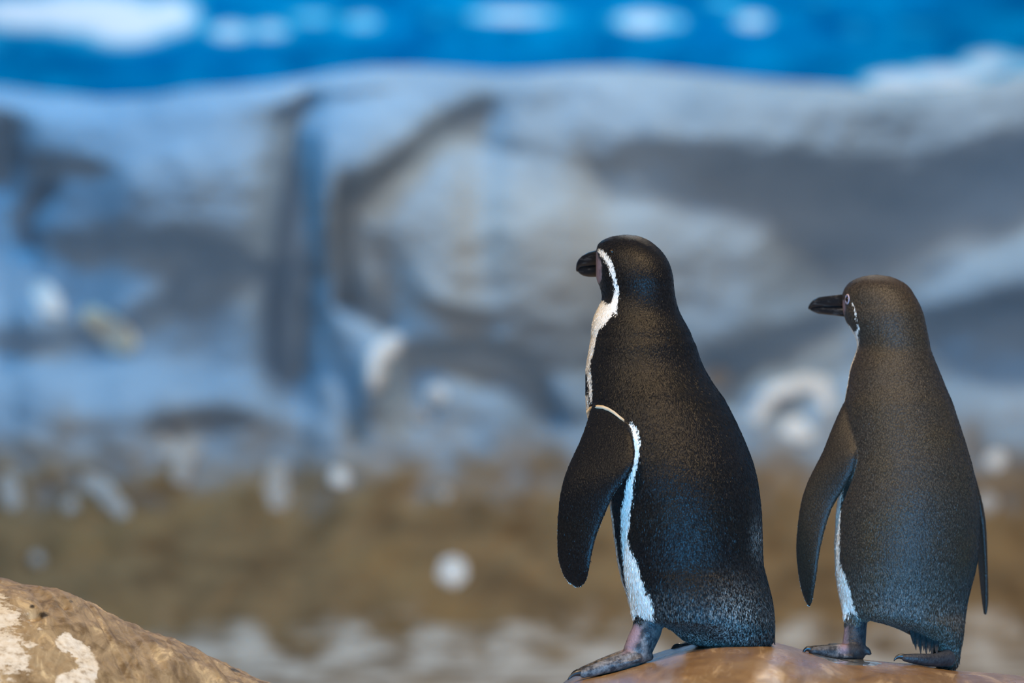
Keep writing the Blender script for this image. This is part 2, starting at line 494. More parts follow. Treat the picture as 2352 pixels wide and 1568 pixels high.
# ------------------------------------------------------------------ the rock the birds stand on
ROCKZ = [(1040, -0.62), (1130, -0.34), (1190, -0.17), (1250, -0.060), (1300, -0.022), (1324, -0.0145), (1372, -0.0085), (1428, 0.0005), (1495, 0.0105),
         (1560, 0.0240), (1615, 0.0310), (1690, 0.0345), (1760, 0.0345), (1850, 0.0200), (1931, 0.0080), (2000, 0.0050),
         (2133, -0.0020), (2200, -0.0085), (2352, -0.0170), (2600, -0.04), (2900, -0.10), (3100, -0.25), (3200, -0.55)]
_rx = [(p[0] - 1176) * 8.05 / F for p in ROCKZ]
_rz = [p[1] for p in ROCKZ]
_xx = np.linspace(_rx[0], _rx[-1], 900); _zz = np.interp(_xx, _rx, _rz)
_kern = np.ones(25) / 25
_zz = np.convolve(np.pad(_zz, 12, mode='edge'), _kern, 'valid')


def rock_z(x, y):
    z = np.interp(x, _xx, _zz)
    if y < 0.05: z -= 0.22 * (y - 0.05) ** 2
    if y > 0.17: z -= 1.1 * (y - 0.17) ** 2
    if y < -0.45: z -= 2.2 * (y + 0.45) ** 2
    if y > 0.5: z -= 4 * (y - 0.5) ** 2
    z += 0.0016 * noise.fractal((x * 16, y * 9, 4.0), 0.9, 2, 4)
    return z


gx = np.linspace(_rx[0], _rx[-1], 420); gy = np.linspace(-0.95, 0.85, 190)
V = [(x, y, max(rock_z(x, y), -0.42)) for y in gy for x in gx]
n = len(gx)
Fc = [(j * n + i, j * n + i + 1, (j + 1) * n + i + 1, (j + 1) * n + i) for j in range(len(gy) - 1) for i in range(n - 1)]
close_grid(V, Fc, n, len(gy), -0.45)
me = mesh_from('flat_rock', V, Fc)
k = NT('wet_brown_rock')
n1 = k.noise(9, 5, 0.62, k.coords((1, 1.0, 1)))
n2 = k.noise(1.0, 6, 0.65, k.coords((24, 5, 24)), 1.0)
n3 = k.noise(1.0, 5, 0.65, k.coords((130, 24, 100)), 0.6)
c = k.mix(k.ramp(n2, 0.30, 0.66), (0.16, 0.080, 0.024), (0.46, 0.29, 0.125))
c = k.mix(k.ramp(n1, 0.42, 0.66), c, (0.30, 0.20, 0.10))
c = k.mix(k.ramp(n2, 0.58, 0.68), c, (0.62, 0.47, 0.29))
vn = k.math('ABSOLUTE', k.math('SUBTRACT', k.noise(1.0, 3, 0.5, k.coords((18, 3.5, 18)), 1.5), 0.5))
c = k.mix(k.math('MULTIPLY', k.math('SUBTRACT', 1.0, k.ramp(vn, 0.0, 0.012)), k.math('MULTIPLY', k.ramp(n1, 0.45, 0.6), 0.4)), c, (0.66, 0.52, 0.34))
c = k.mix(k.math('MULTIPLY', k.ramp(n3, 0.58, 0.75), 0.5), c, (0.10, 0.06, 0.03))
k.set(Base_Color=c, Roughness=k.math('MULTIPLY_ADD', n1, 0.35, 0.12), Normal=k.bump(n2, 0.004, 0.45, k.bump(n3, 0.0015, 0.5)))
k.b.inputs['Coat Weight'].default_value = 0.5
k.b.inputs['Coat Roughness'].default_value = 0.22
ROCK = link('flat_rock', me, k.m)
tag(ROCK, 'wet orange-brown rock with flat top carrying the two penguins', 'rock')

# ------------------------------------------------------------------ tan boulder
RIDGE = [(-900, 1420), (-600, 1350), (-200, 1322), (0, 1329), (60, 1341), (130, 1353), (180, 1371), (240, 1401), (300, 1432), (330, 1443), (400, 1464),
         (450, 1490), (530, 1530), (620, 1570), (720, 1630), (800, 1720), (880, 1900)]


def boulder_z(x, y):
    px = 1176 + x * F / 8.15
    z = CAMH + (784 - np.interp(px, [p[0] for p in RIDGE], [p[1] for p in RIDGE])) * 8.15 / F
    u = y - 0.15
    z -= (1.25 if u < 0 else 2.4) * u * u
    sl = (px + 0.35 * (y * 1600)) * 0.018
    z += 0.0045 * noise.fractal((x * 14, y * 14, z * 10), 0.8, 2.1, 5)
    z += 0.0035 * noise.fractal((sl * 2.2, (x * 0.8 + z) * 6, 2.0), 0.9, 2, 3) * (1 if px > 90 else 0.3)
    dpit = ((px - 97) / 15) ** 2 + ((u + 0.162) / 0.011) ** 2
    z -= 0.020 * math.exp(-dpit)
    dp2 = ((px - 160) / 12) ** 2 + ((u + 0.10) / 0.012) ** 2
    z -= 0.006 * math.exp(-dp2)
    return z


gx = np.concatenate([np.linspace((-900 - 1176) * 8.15 / F, (-60 - 1176) * 8.15 / F, 60)[:-1], np.linspace((-60 - 1176) * 8.15 / F, (880 - 1176) * 8.15 / F, 330)])
gy = np.linspace(-0.55, 0.70, 300)
V = [(x, y, max(boulder_z(x, y), -0.42)) for y in gy for x in gx]
n = len(gx)
Fc = [(j * n + i, j * n + i + 1, (j + 1) * n + i + 1, (j + 1) * n + i) for j in range(len(gy) - 1) for i in range(n - 1)]
close_grid(V, Fc, n, len(gy), -0.45)
me = mesh_from('boulder', V, Fc)
A = np.array(V)
PX, PY = project(A)
cream = np.exp(-((PX - 10) / 75) ** 2 - ((PY - 1470) / 110) ** 2)
cream = np.maximum(cream, 0.9 * np.exp(-(np.maximum(sd_stroke(PX, PY, [(150, 1478, 14), (185, 1500, 10), (205, 1530, 12), (190, 1560, 22), (150, 1575, 20)]), -60) / -14.0).clip(0) ** 2))
fattr(me, 'cream', cream)
soil_pit_shade = np.exp(-((PX - 97) / 17) ** 2 - ((PY - 1411) / 13) ** 2)  # shade inside the pit, painted into the colour
soil_pit_shade = np.maximum(soil_pit_shade, 0.8 * np.exp(-((PX - 75) / 12) ** 2 - ((PY - 1392) / 9) ** 2))
soil_pit_shade = np.maximum(soil_pit_shade, 0.75 * np.exp(-((PX - 162) / 11) ** 2 - ((PY - 1381) / 6) ** 2))
soil_pit_shade = np.maximum(soil_pit_shade, 0.7 * np.exp(-((PX - 262) / 14) ** 2 - ((PY - 1440) / 7) ** 2))
soil_pit_shade = np.maximum(soil_pit_shade, 0.7 * np.exp(-((PX - 335) / 16) ** 2 - ((PY - 1478) / 9) ** 2))
soil_pit_shade = np.maximum(soil_pit_shade, 0.7 * np.exp(-((PX - 540) / 26) ** 2 - ((PY - 1538) / 8) ** 2))
fattr(me, 'soil_pit_shade', soil_pit_shade)
k = NT('tan_boulder')
rot = k.coords((1, 1, 1), (0, 0, 0))
stv = k.coords((34, 12, 9), (0, math.radians(38), 0))
n1 = k.noise(1.0, 5, 0.65, stv, 0.8)
n2 = k.noise(26, 6, 0.65)
n3 = k.noise(95, 5, 0.6)
c = k.mix(k.ramp(n1, 0.34, 0.66), (0.135, 0.088, 0.042), (0.40, 0.295, 0.165))
c = k.mix(k.math('MULTIPLY', k.ramp(n1, 0.58, 0.70), 0.8), c, (0.62, 0.48, 0.27))
c = k.mix(k.math('MULTIPLY', k.ramp(n2, 0.53, 0.66), 0.85), c, (0.10, 0.056, 0.018))
cm = k.math('ADD', k.math('MULTIPLY', k.attr('cream'), 0.85), k.math('ADD', k.math('MULTIPLY', k.math('SUBTRACT', n2, 0.5), 1.9), k.math('MULTIPLY', k.math('SUBTRACT', n3, 0.5), 0.9)))
c = k.mix(k.ramp(cm, 0.42, 0.58), c, k.mix(k.ramp(n3, 0.3, 0.7), (0.74, 0.70, 0.60), (0.54, 0.46, 0.34)))
c = k.mix(k.math('MULTIPLY', k.ramp(n3, 0.56, 0.72), 0.5), c, (0.14, 0.085, 0.04))
so = k.math('ADD', k.attr('soil_pit_shade'), k.math('MULTIPLY', k.math('SUBTRACT', n2, 0.5), 2.2))
c = k.mix(k.math('MULTIPLY', k.ramp(so, 0.48, 0.80), k.ramp(k.attr('soil_pit_shade'), 0.05, 0.5)), c, (0.030, 0.020, 0.010))
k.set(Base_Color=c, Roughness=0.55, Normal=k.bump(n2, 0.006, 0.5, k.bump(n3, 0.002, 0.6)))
BOULDER = link('boulder', me, k.m)
tag(BOULDER, 'tan sloping boulder with cream crust and dark streaks', 'rock')


# ------------------------------------------------------------------ penguin building blocks
def loft_rings(rings, cap=True):
    """closed mesh through rings of equal point count"""
    n = len(rings[0]); V = [p for r in rings for p in r]; Fc = []
    for j in range(len(rings) - 1):
        for i in range(n):
            a, b = j * n + i, j * n + (i + 1) % n
            Fc.append((a, b, b + n, a + n))
    if cap:
        for r0, rev in ((0, True), (len(rings) - 1, False)):
            c = sum(rings[r0], Vector()) / n
            ci = len(V); V.append(c)
            for i in range(n):
                a, b = r0 * n + i, r0 * n + (i + 1) % n
                Fc.append((ci, b, a) if rev else (ci, a, b))
    return V, Fc


def tube(pts, seg=20, sub=6):
    """round tube through (px, py, d, radius_px); ends are rounded off"""
    P = [pt(*p[:3]) for p in pts]; R = [p[3] * p[2] / F for p in pts]
    Q, S = [], []
    m = len(P)
    for i in range(m - 1):
        p0, p1, p2, p3 = P[max(i - 1, 0)], P[i], P[i + 1], P[min(i + 2, m - 1)]
        for s in range(sub):
            t = s / sub
            Q.append(0.5 * ((2 * p1) + (p2 - p0) * t + (2 * p0 - 5 * p1 + 4 * p2 - p3) * t * t + (3 * p1 - p0 - 3 * p2 + p3) * t ** 3))
            S.append(R[i] * (1 - t) + R[i + 1] * t)
    Q.append(P[-1]); S.append(R[-1])
    T = [(Q[min(i + 1, len(Q) - 1)] - Q[max(i - 1, 0)]).normalized() for i in range(len(Q))]
    # rounded ends
    headQ = [Q[0] - T[0] * S[0] * c for c in (0.95, 0.7, 0.35)]; headS = [S[0] * c for c in (0.31, 0.71, 0.94)]
    tailQ = [Q[-1] + T[-1] * S[-1] * c for c in (0.35, 0.7, 0.95)]; tailS = [S[-1] * c for c in (0.94, 0.71, 0.31)]
    Q = headQ + Q + tailQ; S = headS + S + tailS; T = [T[0]] * 3 + T + [T[-1]] * 3
    u = T[0].orthogonal().normalized()
    rings = []
    for q, s, t in zip(Q, S, T):
        u = (u - t * u.dot(t)).normalized(); v = t.cross(u)
        rings.append([q + (u * math.cos(a) + v * math.sin(a)) * s for a in [2 * math.pi * i / seg for i in range(seg)]])
    return loft_rings(rings)


def slab(stations, seg=28, sub=5):
    """flat blade through (Lx, Ly, Ld, Rx, Ry, Rd, half thickness in m)"""
    st = np.array(stations, float)
    tt = np.linspace(0, len(st) - 1, (len(st) - 1) * sub + 1)
    from_idx = np.arange(len(st))
    st = np.stack([np.interp(tt, from_idx, st[:, c]) for c in range(7)], 1)
    for _ in range(3):
        st[1:-1] = (st[:-2] + 2 * st[1:-1] + st[2:]) / 4
    rings = []
    for j, s in enumerate(st):
        l, r = pt(*s[:3]), pt(*s[3:6])
        c = (l + r) / 2; hw = (r - l) / 2
        nx_ = st[min(j + 1, len(st) - 1)]; pv = st[max(j - 1, 0)]
        ax = (pt(*nx_[:3]) + pt(*nx_[3:6]) - pt(*pv[:3]) - pt(*pv[3:6])).normalized()
        nrm = hw.cross(ax).normalized()
        ring = []
        for i in range(seg):
            a = 2 * math.pi * i / seg
            ca, sa = math.cos(a), math.sin(a)
            ring.append(c + hw * ca + nrm * (s[6] * math.copysign(abs(sa) ** 0.8, sa)))
        rings.append(ring)
    return loft_rings(rings)


def body_loft(LP, RP, y0, y1, d0, cxref, lean, theta, ratio, fold=None, seg=72, step=3.0):
    """trunk, neck and head as one skin: left and right outline per row, oval sections turned to the facing"""
    ys = np.arange(y0, y1 + 0.1, step)
    L = interp(ys, LP); R = interp(ys, RP)
    C2, W2 = (L + R) / 2, ((R - L) / 2) ** 2        # squared widths keep the crown a round dome
    for _ in range(10):
        C2[1:-1] = (C2[:-2] + 2 * C2[1:-1] + C2[2:]) / 4; W2[1:-1] = (W2[:-2] + 2 * W2[1:-1] + W2[2:]) / 4
    W2[0] = 16.0
    hood = 1 + (0 if fold is None else 0.010 * np.exp(-((ys - fold + 28) / 22) ** 2) - 0.012 * np.exp(-((ys - fold - 10) / 13) ** 2))
    L, R = C2 - np.sqrt(W2) * hood, C2 + np.sqrt(W2) * hood
    rings = []; cen = []
    f = Vector((-math.cos(theta), math.sin(theta), 0)); g = Vector((-math.sin(theta), -math.cos(theta), 0))
    for y, l, r in zip(ys, L, R):
        cx = (l + r) / 2
        dx_ = cx - cxref
        dx_ = 60 * math.tanh(dx_ / 60) if dx_ > 0 else dx_      # the tail end does not lean on towards the lens
        d = d0 - dx_ * lean * d0 / F
        a = (r - l) / 2 * d / F
        rt = float(interp(y, ratio))
        q = a / math.sqrt((rt * math.cos(theta)) ** 2 + math.sin(theta) ** 2)
        c = pt(cx, y, d)
        cen.append((y, c))
        rings.append([c + f * (q * rt * math.cos(t)) + g * (q * math.sin(t)) for t in [2 * math.pi * i / seg for i in range(seg)]])
    return loft_rings(rings), f, g, cen


def fuse(name, comps, voxel=0.0019, smooth=7):
    V, Fc = [], []
    for v, fc in comps:
        b = len(V); V += [Vector(p) for p in v]; Fc += [tuple(i + b for i in q) for q in fc]
    me = mesh_from(name + '_raw', V, Fc)
    bm = bmesh.new(); bm.from_mesh(me)
    bmesh.ops.recalc_face_normals(bm, faces=bm.faces)
    bm.to_mesh(me); bm.free()
    o = bpy.data.objects.new(name + '_raw', me); COL.objects.link(o)
    m = o.modifiers.new('r', 'REMESH'); m.mode = 'VOXEL'; m.voxel_size = voxel; m.use_smooth_shade = True
    s = o.modifiers.new('s', 'SMOOTH'); s.factor = 0.5; s.iterations = smooth
    dg = bpy.context.evaluated_depsgraph_get(); dg.update()
    out = bpy.data.meshes.new_from_object(o.evaluated_get(dg))
    out.name = name
    bpy.data.objects.remove(o); bpy.data.meshes.remove(me)
    out.polygons.foreach_set('use_smooth', [True] * len(out.polygons))
    return out


def nearest_part(me, comps):
    """index of the building block each vertex of the fused skin belongs to, and the distances"""
    N = len(me.vertices)
    co = np.empty(N * 3); me.vertices.foreach_get('co', co); co = co.reshape(-1, 3)
    no = np.empty(N * 3); me.vertices.foreach_get('normal', no); no = no.reshape(-1, 3)
    D = np.empty((len(comps), N))
    for ci, (v, fc) in enumerate(comps):
        t = BVHTree.FromPolygons([tuple(p) for p in v], fc)
        lo = np.array([tuple(p) for p in v]).min(0) - 0.03; hi = np.array([tuple(p) for p in v]).max(0) + 0.03
        near = ((co > lo) & (co < hi)).all(1)
        D[ci] = 1.0
        for i in np.nonzero(near)[0]:
            D[ci, i] = t.find_nearest(co[i])[3]
    return co, no, D


def claw(parent, p0, p1, p2, r):
    """curved claw from base p0 over p1 to tip p2, pixel points with depth"""
    A, B, C = pt(*p0), pt(*p1), pt(*p2)
    rings = []
    for j in range(8):
        t = j / 7
        q = A * (1 - t) ** 2 + B * 2 * t * (1 - t) + C * t * t
        tg = ((B - A) * (1 - t) + (C - B) * t).normalized()
        u = tg.cross(Vector((0, 1, 0.2))).normalized(); v = tg.cross(u)
        s = r * 8.0 / F * (1 - t) ** 0.7 + 0.0004
        rings.append([q + (u * math.cos(a) + v * math.sin(a) * 0.7) * s for a in [2 * math.pi * i / 10 for i in range(10)]])
    v, fc = loft_rings(rings)
    return link('claw', mesh_from('claw', v, fc), CLAW, parent)


def ball(center, r, n=(16, 10), squash=(1, 1, 1)):
    rings = []
    for j in range(1, n[1]):
        ph = math.pi * j / n[1]
        rings.append([Vector((center.x + r * squash[0] * math.sin(ph) * math.cos(a), center.y + r * squash[1] * math.sin(ph) * math.sin(a),
                              center.z + r * squash[2] * math.cos(ph))) for a in [2 * math.pi * i / n[0] for i in range(n[0])]])
    return loft_rings(rings)


def beak_half(base, f, g, stations, seg=24):
    """stations: (t along f in m, z top, z bottom, half width)"""
    rings = []
    for (t, zt, zb, hw) in stations:
        c = base + f * t + Vector((0, 0, (zt + zb) / 2)); hh = (zt - zb) / 2
        rings.append([c + g * (hw * math.copysign(abs(math.cos(a)) ** 0.85, math.cos(a))) + Vector((0, 0, hh * math.copysign(abs(math.sin(a)) ** 0.85, math.sin(a))))
                      for a in [2 * math.pi * i / seg for i in range(seg)]])
    return loft_rings(rings)


# ------------------------------------------------------------------ penguin materials
def feather_mat(name, dark, dark2, brownish, cell, bumpd, rough, spec):
    k = NT(name)
    jag = k.noise(1.0, 4, 0.65, k.coords((330, 330, 120)))
    fine = k.noise(1.0, 3, 0.6, k.coords((700, 700, 230)))
    big = k.noise(13, 3, 0.5)
    cellv = k.voro(1.0, k.coords((cell, cell, cell * 0.85)))
    wh = k.ramp(k.math('ADD', k.attr('white'), k.math('MULTIPLY', k.math('SUBTRACT', jag, 0.5), 15.0)), -0.8, 0.8)
    c = k.mix(k.ramp(fine, 0.3, 0.75), dark, dark2)
    c = k.mix(k.math('MULTIPLY', k.ramp(big, 0.45, 0.7), 0.8), c, brownish)
    c = k.mix(k.math('MULTIPLY', k.ramp(cellv, 0.30, 0.62), 0.6), c, tuple(x * 0.22 for x in dark))
    c = k.mix(k.math('MULTIPLY', k.attr('flipper'), 0.65), c, tuple(x * 0.35 for x in dark))
    fl = k.math('MULTIPLY', k.attr('fleck'), k.ramp(k.math('ADD', fine, k.math('MULTIPLY', jag, 0.5)), 0.72, 0.95))
    c = k.mix(fl, c, (0.46, 0.45, 0.40))
    white = k.mix(k.ramp(jag, 0.3, 0.7), (0.93, 0.88, 0.79), (0.84, 0.78, 0.67))
    c = k.mix(wh, c, white)
    mot = k.noise(70, 4, 0.7); mo2 = k.noise(240, 3, 0.6)
    sk = k.mix(k.ramp(mot, 0.40, 0.56), (0.035, 0.035, 0.038), (0.20, 0.18, 0.165))
    sk = k.mix(k.math('MULTIPLY', k.ramp(mo2, 0.45, 0.65), 0.6), sk, (0.03, 0.03, 0.033))
    sk = k.mix(k.ramp(k.math('ADD', k.attr('pink'), k.math('MULTIPLY', k.math('SUBTRACT', mot, 0.5), 22.0)), -5, 7), sk, (0.27, 0.175, 0.185))
    sk = k.mix(k.math('MULTIPLY', k.attr('leg_dark'), 0.85), sk, (0.014, 0.014, 0.016))  # darker tone over part of the leg skin
    c = k.mix(k.ramp(k.math('ADD', k.attr('bare'), k.math('MULTIPLY', k.math('SUBTRACT', jag, 0.5), 9.0)), -1, 1), c, sk)
    rg = k.mix(wh, (rough,) * 3, (0.7,) * 3)
    k.set(Base_Color=c, Roughness=rg)
    b1 = k.bump(cellv, bumpd * 0.8, 0.55)
    k.set(Normal=k.bump(fine, bumpd, 0.6, b1))
    k.b.inputs['Specular IOR Level'].default_value = spec
    k.b.inputs['Sheen Weight'].default_value = 0.04
    k.b.inputs['Sheen Roughness'].default_value = 0.5
    return k.m


ADULT = feather_mat('adult_plumage', (0.006, 0.005, 0.005), (0.017, 0.014, 0.012), (0.014, 0.010, 0.006), 380, 0.0008, 0.37, 0.17)
YOUNG = feather_mat('young_plumage', (0.038, 0.027, 0.018), (0.076, 0.056, 0.036), (0.074, 0.047, 0.021), 400, 0.0008, 0.46, 0.26)
CLAW = simple_mat('black_claw', (0.012, 0.012, 0.013), 0.35, (0.03, 0.028, 0.026), 150)
k = NT('black_beak')
n1 = k.noise(1.0, 4, 0.6, k.coords((60, 60, 260)))
k.set(Base_Color=k.mix(k.ramp(n1, 0.52, 0.75), (0.012, 0.012, 0.013), (0.075, 0.070, 0.066)), Roughness=0.30, Normal=k.bump(n1, 0.0012, 0.5))
BEAK = k.m
EYE = simple_mat('dark_eye', (0.010, 0.007, 0.005), 0.06, (0.02, 0.012, 0.008), 300)
RING = simple_mat('pink_eye_ring', (0.42, 0.32, 0.34), 0.5, (0.30, 0.22, 0.24), 400)
BAND = simple_mat('cream_band', (0.62, 0.50, 0.34), 0.4, (0.52, 0.42, 0.28), 90)
TAILM = simple_mat('tail_quill', (0.008, 0.008, 0.009), 0.5, (0.02, 0.02, 0.022), 200)
TAILY = simple_mat('young_tail_quill', (0.020, 0.018, 0.017), 0.9, (0.045, 0.040, 0.036), 300)
for m_ in (TAILM, TAILY): m_.node_tree.nodes['Principled BSDF'].inputs['Specular IOR Level'].default_value = 0.1


def plumage(parent, me, mat, count, fields, seed, length, lift=0.16):
    '''the outer feathers: tiny pointed blades lying down along the skin, carrying the skin's markings'''
    rg = np.random.default_rng(seed)
    me.calc_loop_triangles()
    nt = len(me.loop_triangles)
    tri = np.empty(nt * 3, np.int32); me.loop_triangles.foreach_get('vertices', tri); tri = tri.reshape(-1, 3)
    N = len(me.vertices)
    co = np.empty(N * 3); me.vertices.foreach_get('co', co); co = co.reshape(-1, 3)
    no = np.empty(N * 3); me.vertices.foreach_get('normal', no); no = no.reshape(-1, 3)
    a, b, c = co[tri[:, 0]], co[tri[:, 1]], co[tri[:, 2]]
    ar = np.linalg.norm(np.cross(b - a, c - a), axis=1) * (length[tri[:, 0]] > 0)
    idx = rg.choice(nt, count, p=ar / ar.sum())
    r1, r2 = np.sqrt(rg.random(count)), rg.random(count)
    w0, w1, w2 = (1 - r1)[:, None], (r1 * (1 - r2))[:, None], (r1 * r2)[:, None]
    P = a[idx] * w0 + b[idx] * w1 + c[idx] * w2
    n = no[tri[idx, 0]] * w0 + no[tri[idx, 1]] * w1 + no[tri[idx, 2]] * w2
    n /= np.linalg.norm(n, axis=1, keepdims=True)
    L = (length[tri[idx, 0]] * (0.75 + 0.5 * rg.random(count)))[:, None]
    down = np.array([[0.0, 0.0, -1.0]]) + rg.normal(0, 0.22, (count, 3))
    t = down - n * (down * n).sum(1, keepdims=True)
    t /= np.linalg.norm(t, axis=1, keepdims=True) + 1e-9
    s = np.cross(n, t)
    lf = lift * (0.6 + 0.8 * rg.random((count, 1)))
    ro = rg.normal(0, 0.22, (count, 1))
    hw = 0.00040 + 0.05 * L
    V = np.empty((count, 4, 3))
    base = P - n * 0.0003
    V[:, 0] = base
    V[:, 1] = base + t * L * 0.5 + s * hw + n * (L * 0.5 * lf + hw * ro)
    V[:, 2] = base + t * L + n * L * lf * 0.8
    V[:, 3] = base + t * L * 0.5 - s * hw + n * (L * 0.5 * lf - hw * ro)
    out = bpy.data.meshes.new('plumage')
    out.from_pydata(V.reshape(-1, 3).tolist(), [], np.arange(count * 4).reshape(-1, 4).tolist())
    out.polygons.foreach_set('use_smooth', [True] * count)
    for nm, arr in fields:
        fattr(out, nm, np.repeat(arr[tri[idx, 0]], 4))
    o = link('plumage', out, mat, parent)
    o['kind'] = 'stuff'
    return o


def section_angle(co, cen, f, g):
    zs = np.array([c.z for _, c in cen])[::-1]; xs_ = np.array([c.x for _, c in cen])[::-1]; ysn = np.array([c.y for _, c in cen])[::-1]
    cx = np.interp(co[:, 2], zs, xs_); cy = np.interp(co[:, 2], zs, ysn)
    dx, dy = co[:, 0] - cx, co[:, 1] - cy
    a = dx * f.x + dy * f.y; b = dx * g.x + dy * g.y
    return np.degrees(np.arctan2(b, a)), a, b, cx, cy       # 0 = straight ahead, + towards the bird's left


# ================================================================== adult penguin
T1 = math.radians(50)
P1L = [(539, 1430), (541, 1408), (546, 1394), (555, 1376), (568, 1370), (590, 1369), (620, 1369), (643, 1369), (653, 1376), (668, 1381), (686, 1384),
       (701, 1376), (724, 1366), (747, 1360), (775, 1356), (801, 1353), (834, 1347), (857, 1345), (905, 1345), (944, 1347), (968, 1352), (1050, 1368), (1100, 1384),
       (1148, 1399), (1186, 1404), (1217, 1408), (1252, 1413), (1288, 1418), (1332, 1428), (1360, 1438), (1390, 1446), (1416, 1456), (1428, 1500), (1440, 1536), (1451, 1548), (1467, 1566), (1480, 1595), (1487, 1640)]
P1R = [(539, 1446), (541, 1464), (543, 1474), (555, 1495), (571, 1515), (592, 1531), (615, 1541), (638, 1546), (663, 1548), (689, 1552), (714, 1559), (735, 1569), (763, 1586),
       (788, 1597), (821, 1607), (847, 1618), (872, 1633), (898, 1650), (911, 1661), (964, 1689), (1008, 1709), (1053, 1727), (1092, 1738), (1135, 1745),
       (1173, 1749), (1224, 1751), (1278, 1752), (1301, 1754), (1332, 1762), (1372, 1772), (1403, 1777), (1439, 1779), (1470, 1777), (1487, 1760)]
(bv, bf), f1, g1, cen1 = body_loft(P1L, P1R, 539, 1487, 8.10, 1560, 0.95, T1,
                                   [(539, 1.15), (640, 1.25), (700, 1.12), (800, 1.0), (950, 0.95), (1300, 0.95), (1487, 1.0)], 765)
fl1 = slab([(1366, 918, 8.10, 1424, 930, 8.085, .010), (1356, 945, 8.075, 1436, 962, 8.045, .010), (1346, 980, 8.065, 1452, 993, 8.015, .010),
            (1330, 1020, 8.055, 1459, 1033, 7.995, .009), (1309, 1062, 8.045, 1456, 1066, 7.985, .0085), (1294, 1100, 8.035, 1437, 1098, 7.985, .008),
            (1285, 1140, 8.03, 1410, 1133, 7.99, .0075), (1280, 1195, 8.03, 1388, 1184, 7.995, .007), (1279, 1250, 8.03, 1370, 1228, 8.0, .0065),
            (1282, 1288, 8.03, 1359, 1272, 8.0, .006), (1294, 1321, 8.03, 1353, 1307, 8.0, .0055), (1306, 1337, 8.03, 1348, 1333, 8.01, .0045), (1322, 1347, 8.025, 1334, 1346, 8.015, .003)])
fr1 = slab([(1630, 930, 8.18, 1590, 925, 8.20, .010), (1672, 1000, 8.20, 1630, 990, 8.235, .010), (1700, 1060, 8.22, 1655, 1050, 8.26, .009),
            (1718, 1120, 8.235, 1655, 1110, 8.275, .008), (1716, 1180, 8.24, 1655, 1170, 8.28, .007), (1708, 1240, 8.24, 1660, 1230, 8.28, .006), (1690, 1290, 8.24, 1675, 1288, 8.27, .004)])
thigh1 = tube([(1508, 1340, 8.075, 62), (1495, 1385, 8.06, 50), (1491, 1425, 8.05, 36)])
leg1 = tube([(1492, 1400, 8.05, 36), (1488, 1440, 8.045, 34), (1474, 1472, 8.04, 34), (1463, 1498, 8.035, 33), (1460, 1507, 8.033, 26)])
foot1 = [tube([(1470, 1503, 8.03, 22), (1430, 1518, 8.02, 20), (1385, 1532, 8.01, 16), (1340, 1546, 8.0, 11)]),
         tube([(1470, 1503, 8.04, 22), (1425, 1514, 8.045, 20), (1375, 1529, 8.05, 15), (1334, 1543, 8.055, 10.5)]),
         tube([(1470, 1503, 8.05, 20), (1435, 1512, 8.07, 18), (1392, 1524, 8.09, 14), (1356, 1535, 8.10, 10)]),
         tube([(1478, 1508, 8.04, 14), (1492, 1508, 8.03, 10)])]
web1 = slab([(1475, 1512, 8.01, 1475, 1506, 8.06, .006), (1430, 1524, 8.005, 1430, 1516, 8.075, .005), (1380, 1538, 8.0, 1388, 1528, 8.09, .0045), (1356, 1545, 8.0, 1370, 1533, 8.095, .004)])
rleg1 = tube([(1625, 1430, 8.16, 34), (1618, 1465, 8.165, 28), (1612, 1478, 8.165, 22)])
rfoot1 = [tube([(1615, 1482, 8.16, 15), (1590, 1485, 8.165, 13), (1563, 1487, 8.17, 9)]), tube([(1615, 1480, 8.17, 15), (1590, 1482, 8.20, 12), (1572, 1484, 8.22, 9)])]
tail1 = [tube([(1740, 1400, 8.075, 30), (1750, 1440, 8.06, 26), (1756, 1462, 8.05, 18)])]
comps = [(bv, bf), fl1, fr1, thigh1, leg1] + foot1 + [web1, rleg1] + rfoot1 + tail1
me = fuse('body', comps)
co, no, D = nearest_part(me, comps)
PX, PY = project(co)
iflip = np.minimum(D[1], D[2]); ibody = np.minimum(D[0], D[3])
ifoot = np.minimum.reduce([D[i] for i in range(4, 12)])
ang, fa, gb, cx_, cy_2 = section_angle(co, cen1, f1, g1)
# the bird's right side is tested through its mirror image on the left
right = gb < 0
mco = co.copy(); mco[right, 0] -= 2 * gb[right] * g1.x; mco[right, 1] -= 2 * gb[right] * g1.y
MX, MY = project(mco)
STRIPE = [(1446, 966), (1454, 969), (1467, 990), (1471, 1013), (1468, 1043), (1462, 1074), (1456, 1097), (1454, 1122), (1453, 1145), (1447, 1178), (1445, 1207),
          (1441, 1227), (1445, 1247), (1454, 1270), (1462, 1283), (1472, 1319), (1480, 1347), (1495, 1370), (1502, 1390), (1500, 1410), (1487, 1426), (1469, 1434),
          (1454, 1428), (1449, 1403), (1444, 1378), (1440, 1357), (1436, 1334), (1431, 1306), (1429, 1276), (1426, 1237), (1426, 1199), (1426, 1161), (1434, 1140),
          (1435, 1125), (1439, 1104), (1450, 1082), (1455, 1064), (1455, 1033), (1453, 1008), (1447, 985)]
CHEST = [(1386, 690), (1396, 698), (1404, 695), (1412, 668), (1419, 668), (1418, 690), (1417, 722), (1408, 717), (1393, 740), (1377, 752), (1369, 778), (1365, 803), (1357, 829),
         (1352, 850), (1346, 852), (1330, 840), (1330, 760), (1350, 700), (1376, 690)]
FACE = [(1368, 571, 3), (1375, 575, 5), (1388, 584, 5), (1400, 602, 5.5), (1409, 628, 4.5), (1413, 645, 3.5), (1416, 663, 4.5), (1415, 685, 6)]
THIN = [(1353, 850, 5), (1355, 877, 4), (1358, 900, 3.5), (1357, 916, 2)]
nearside = (np.abs(ang) > 52)
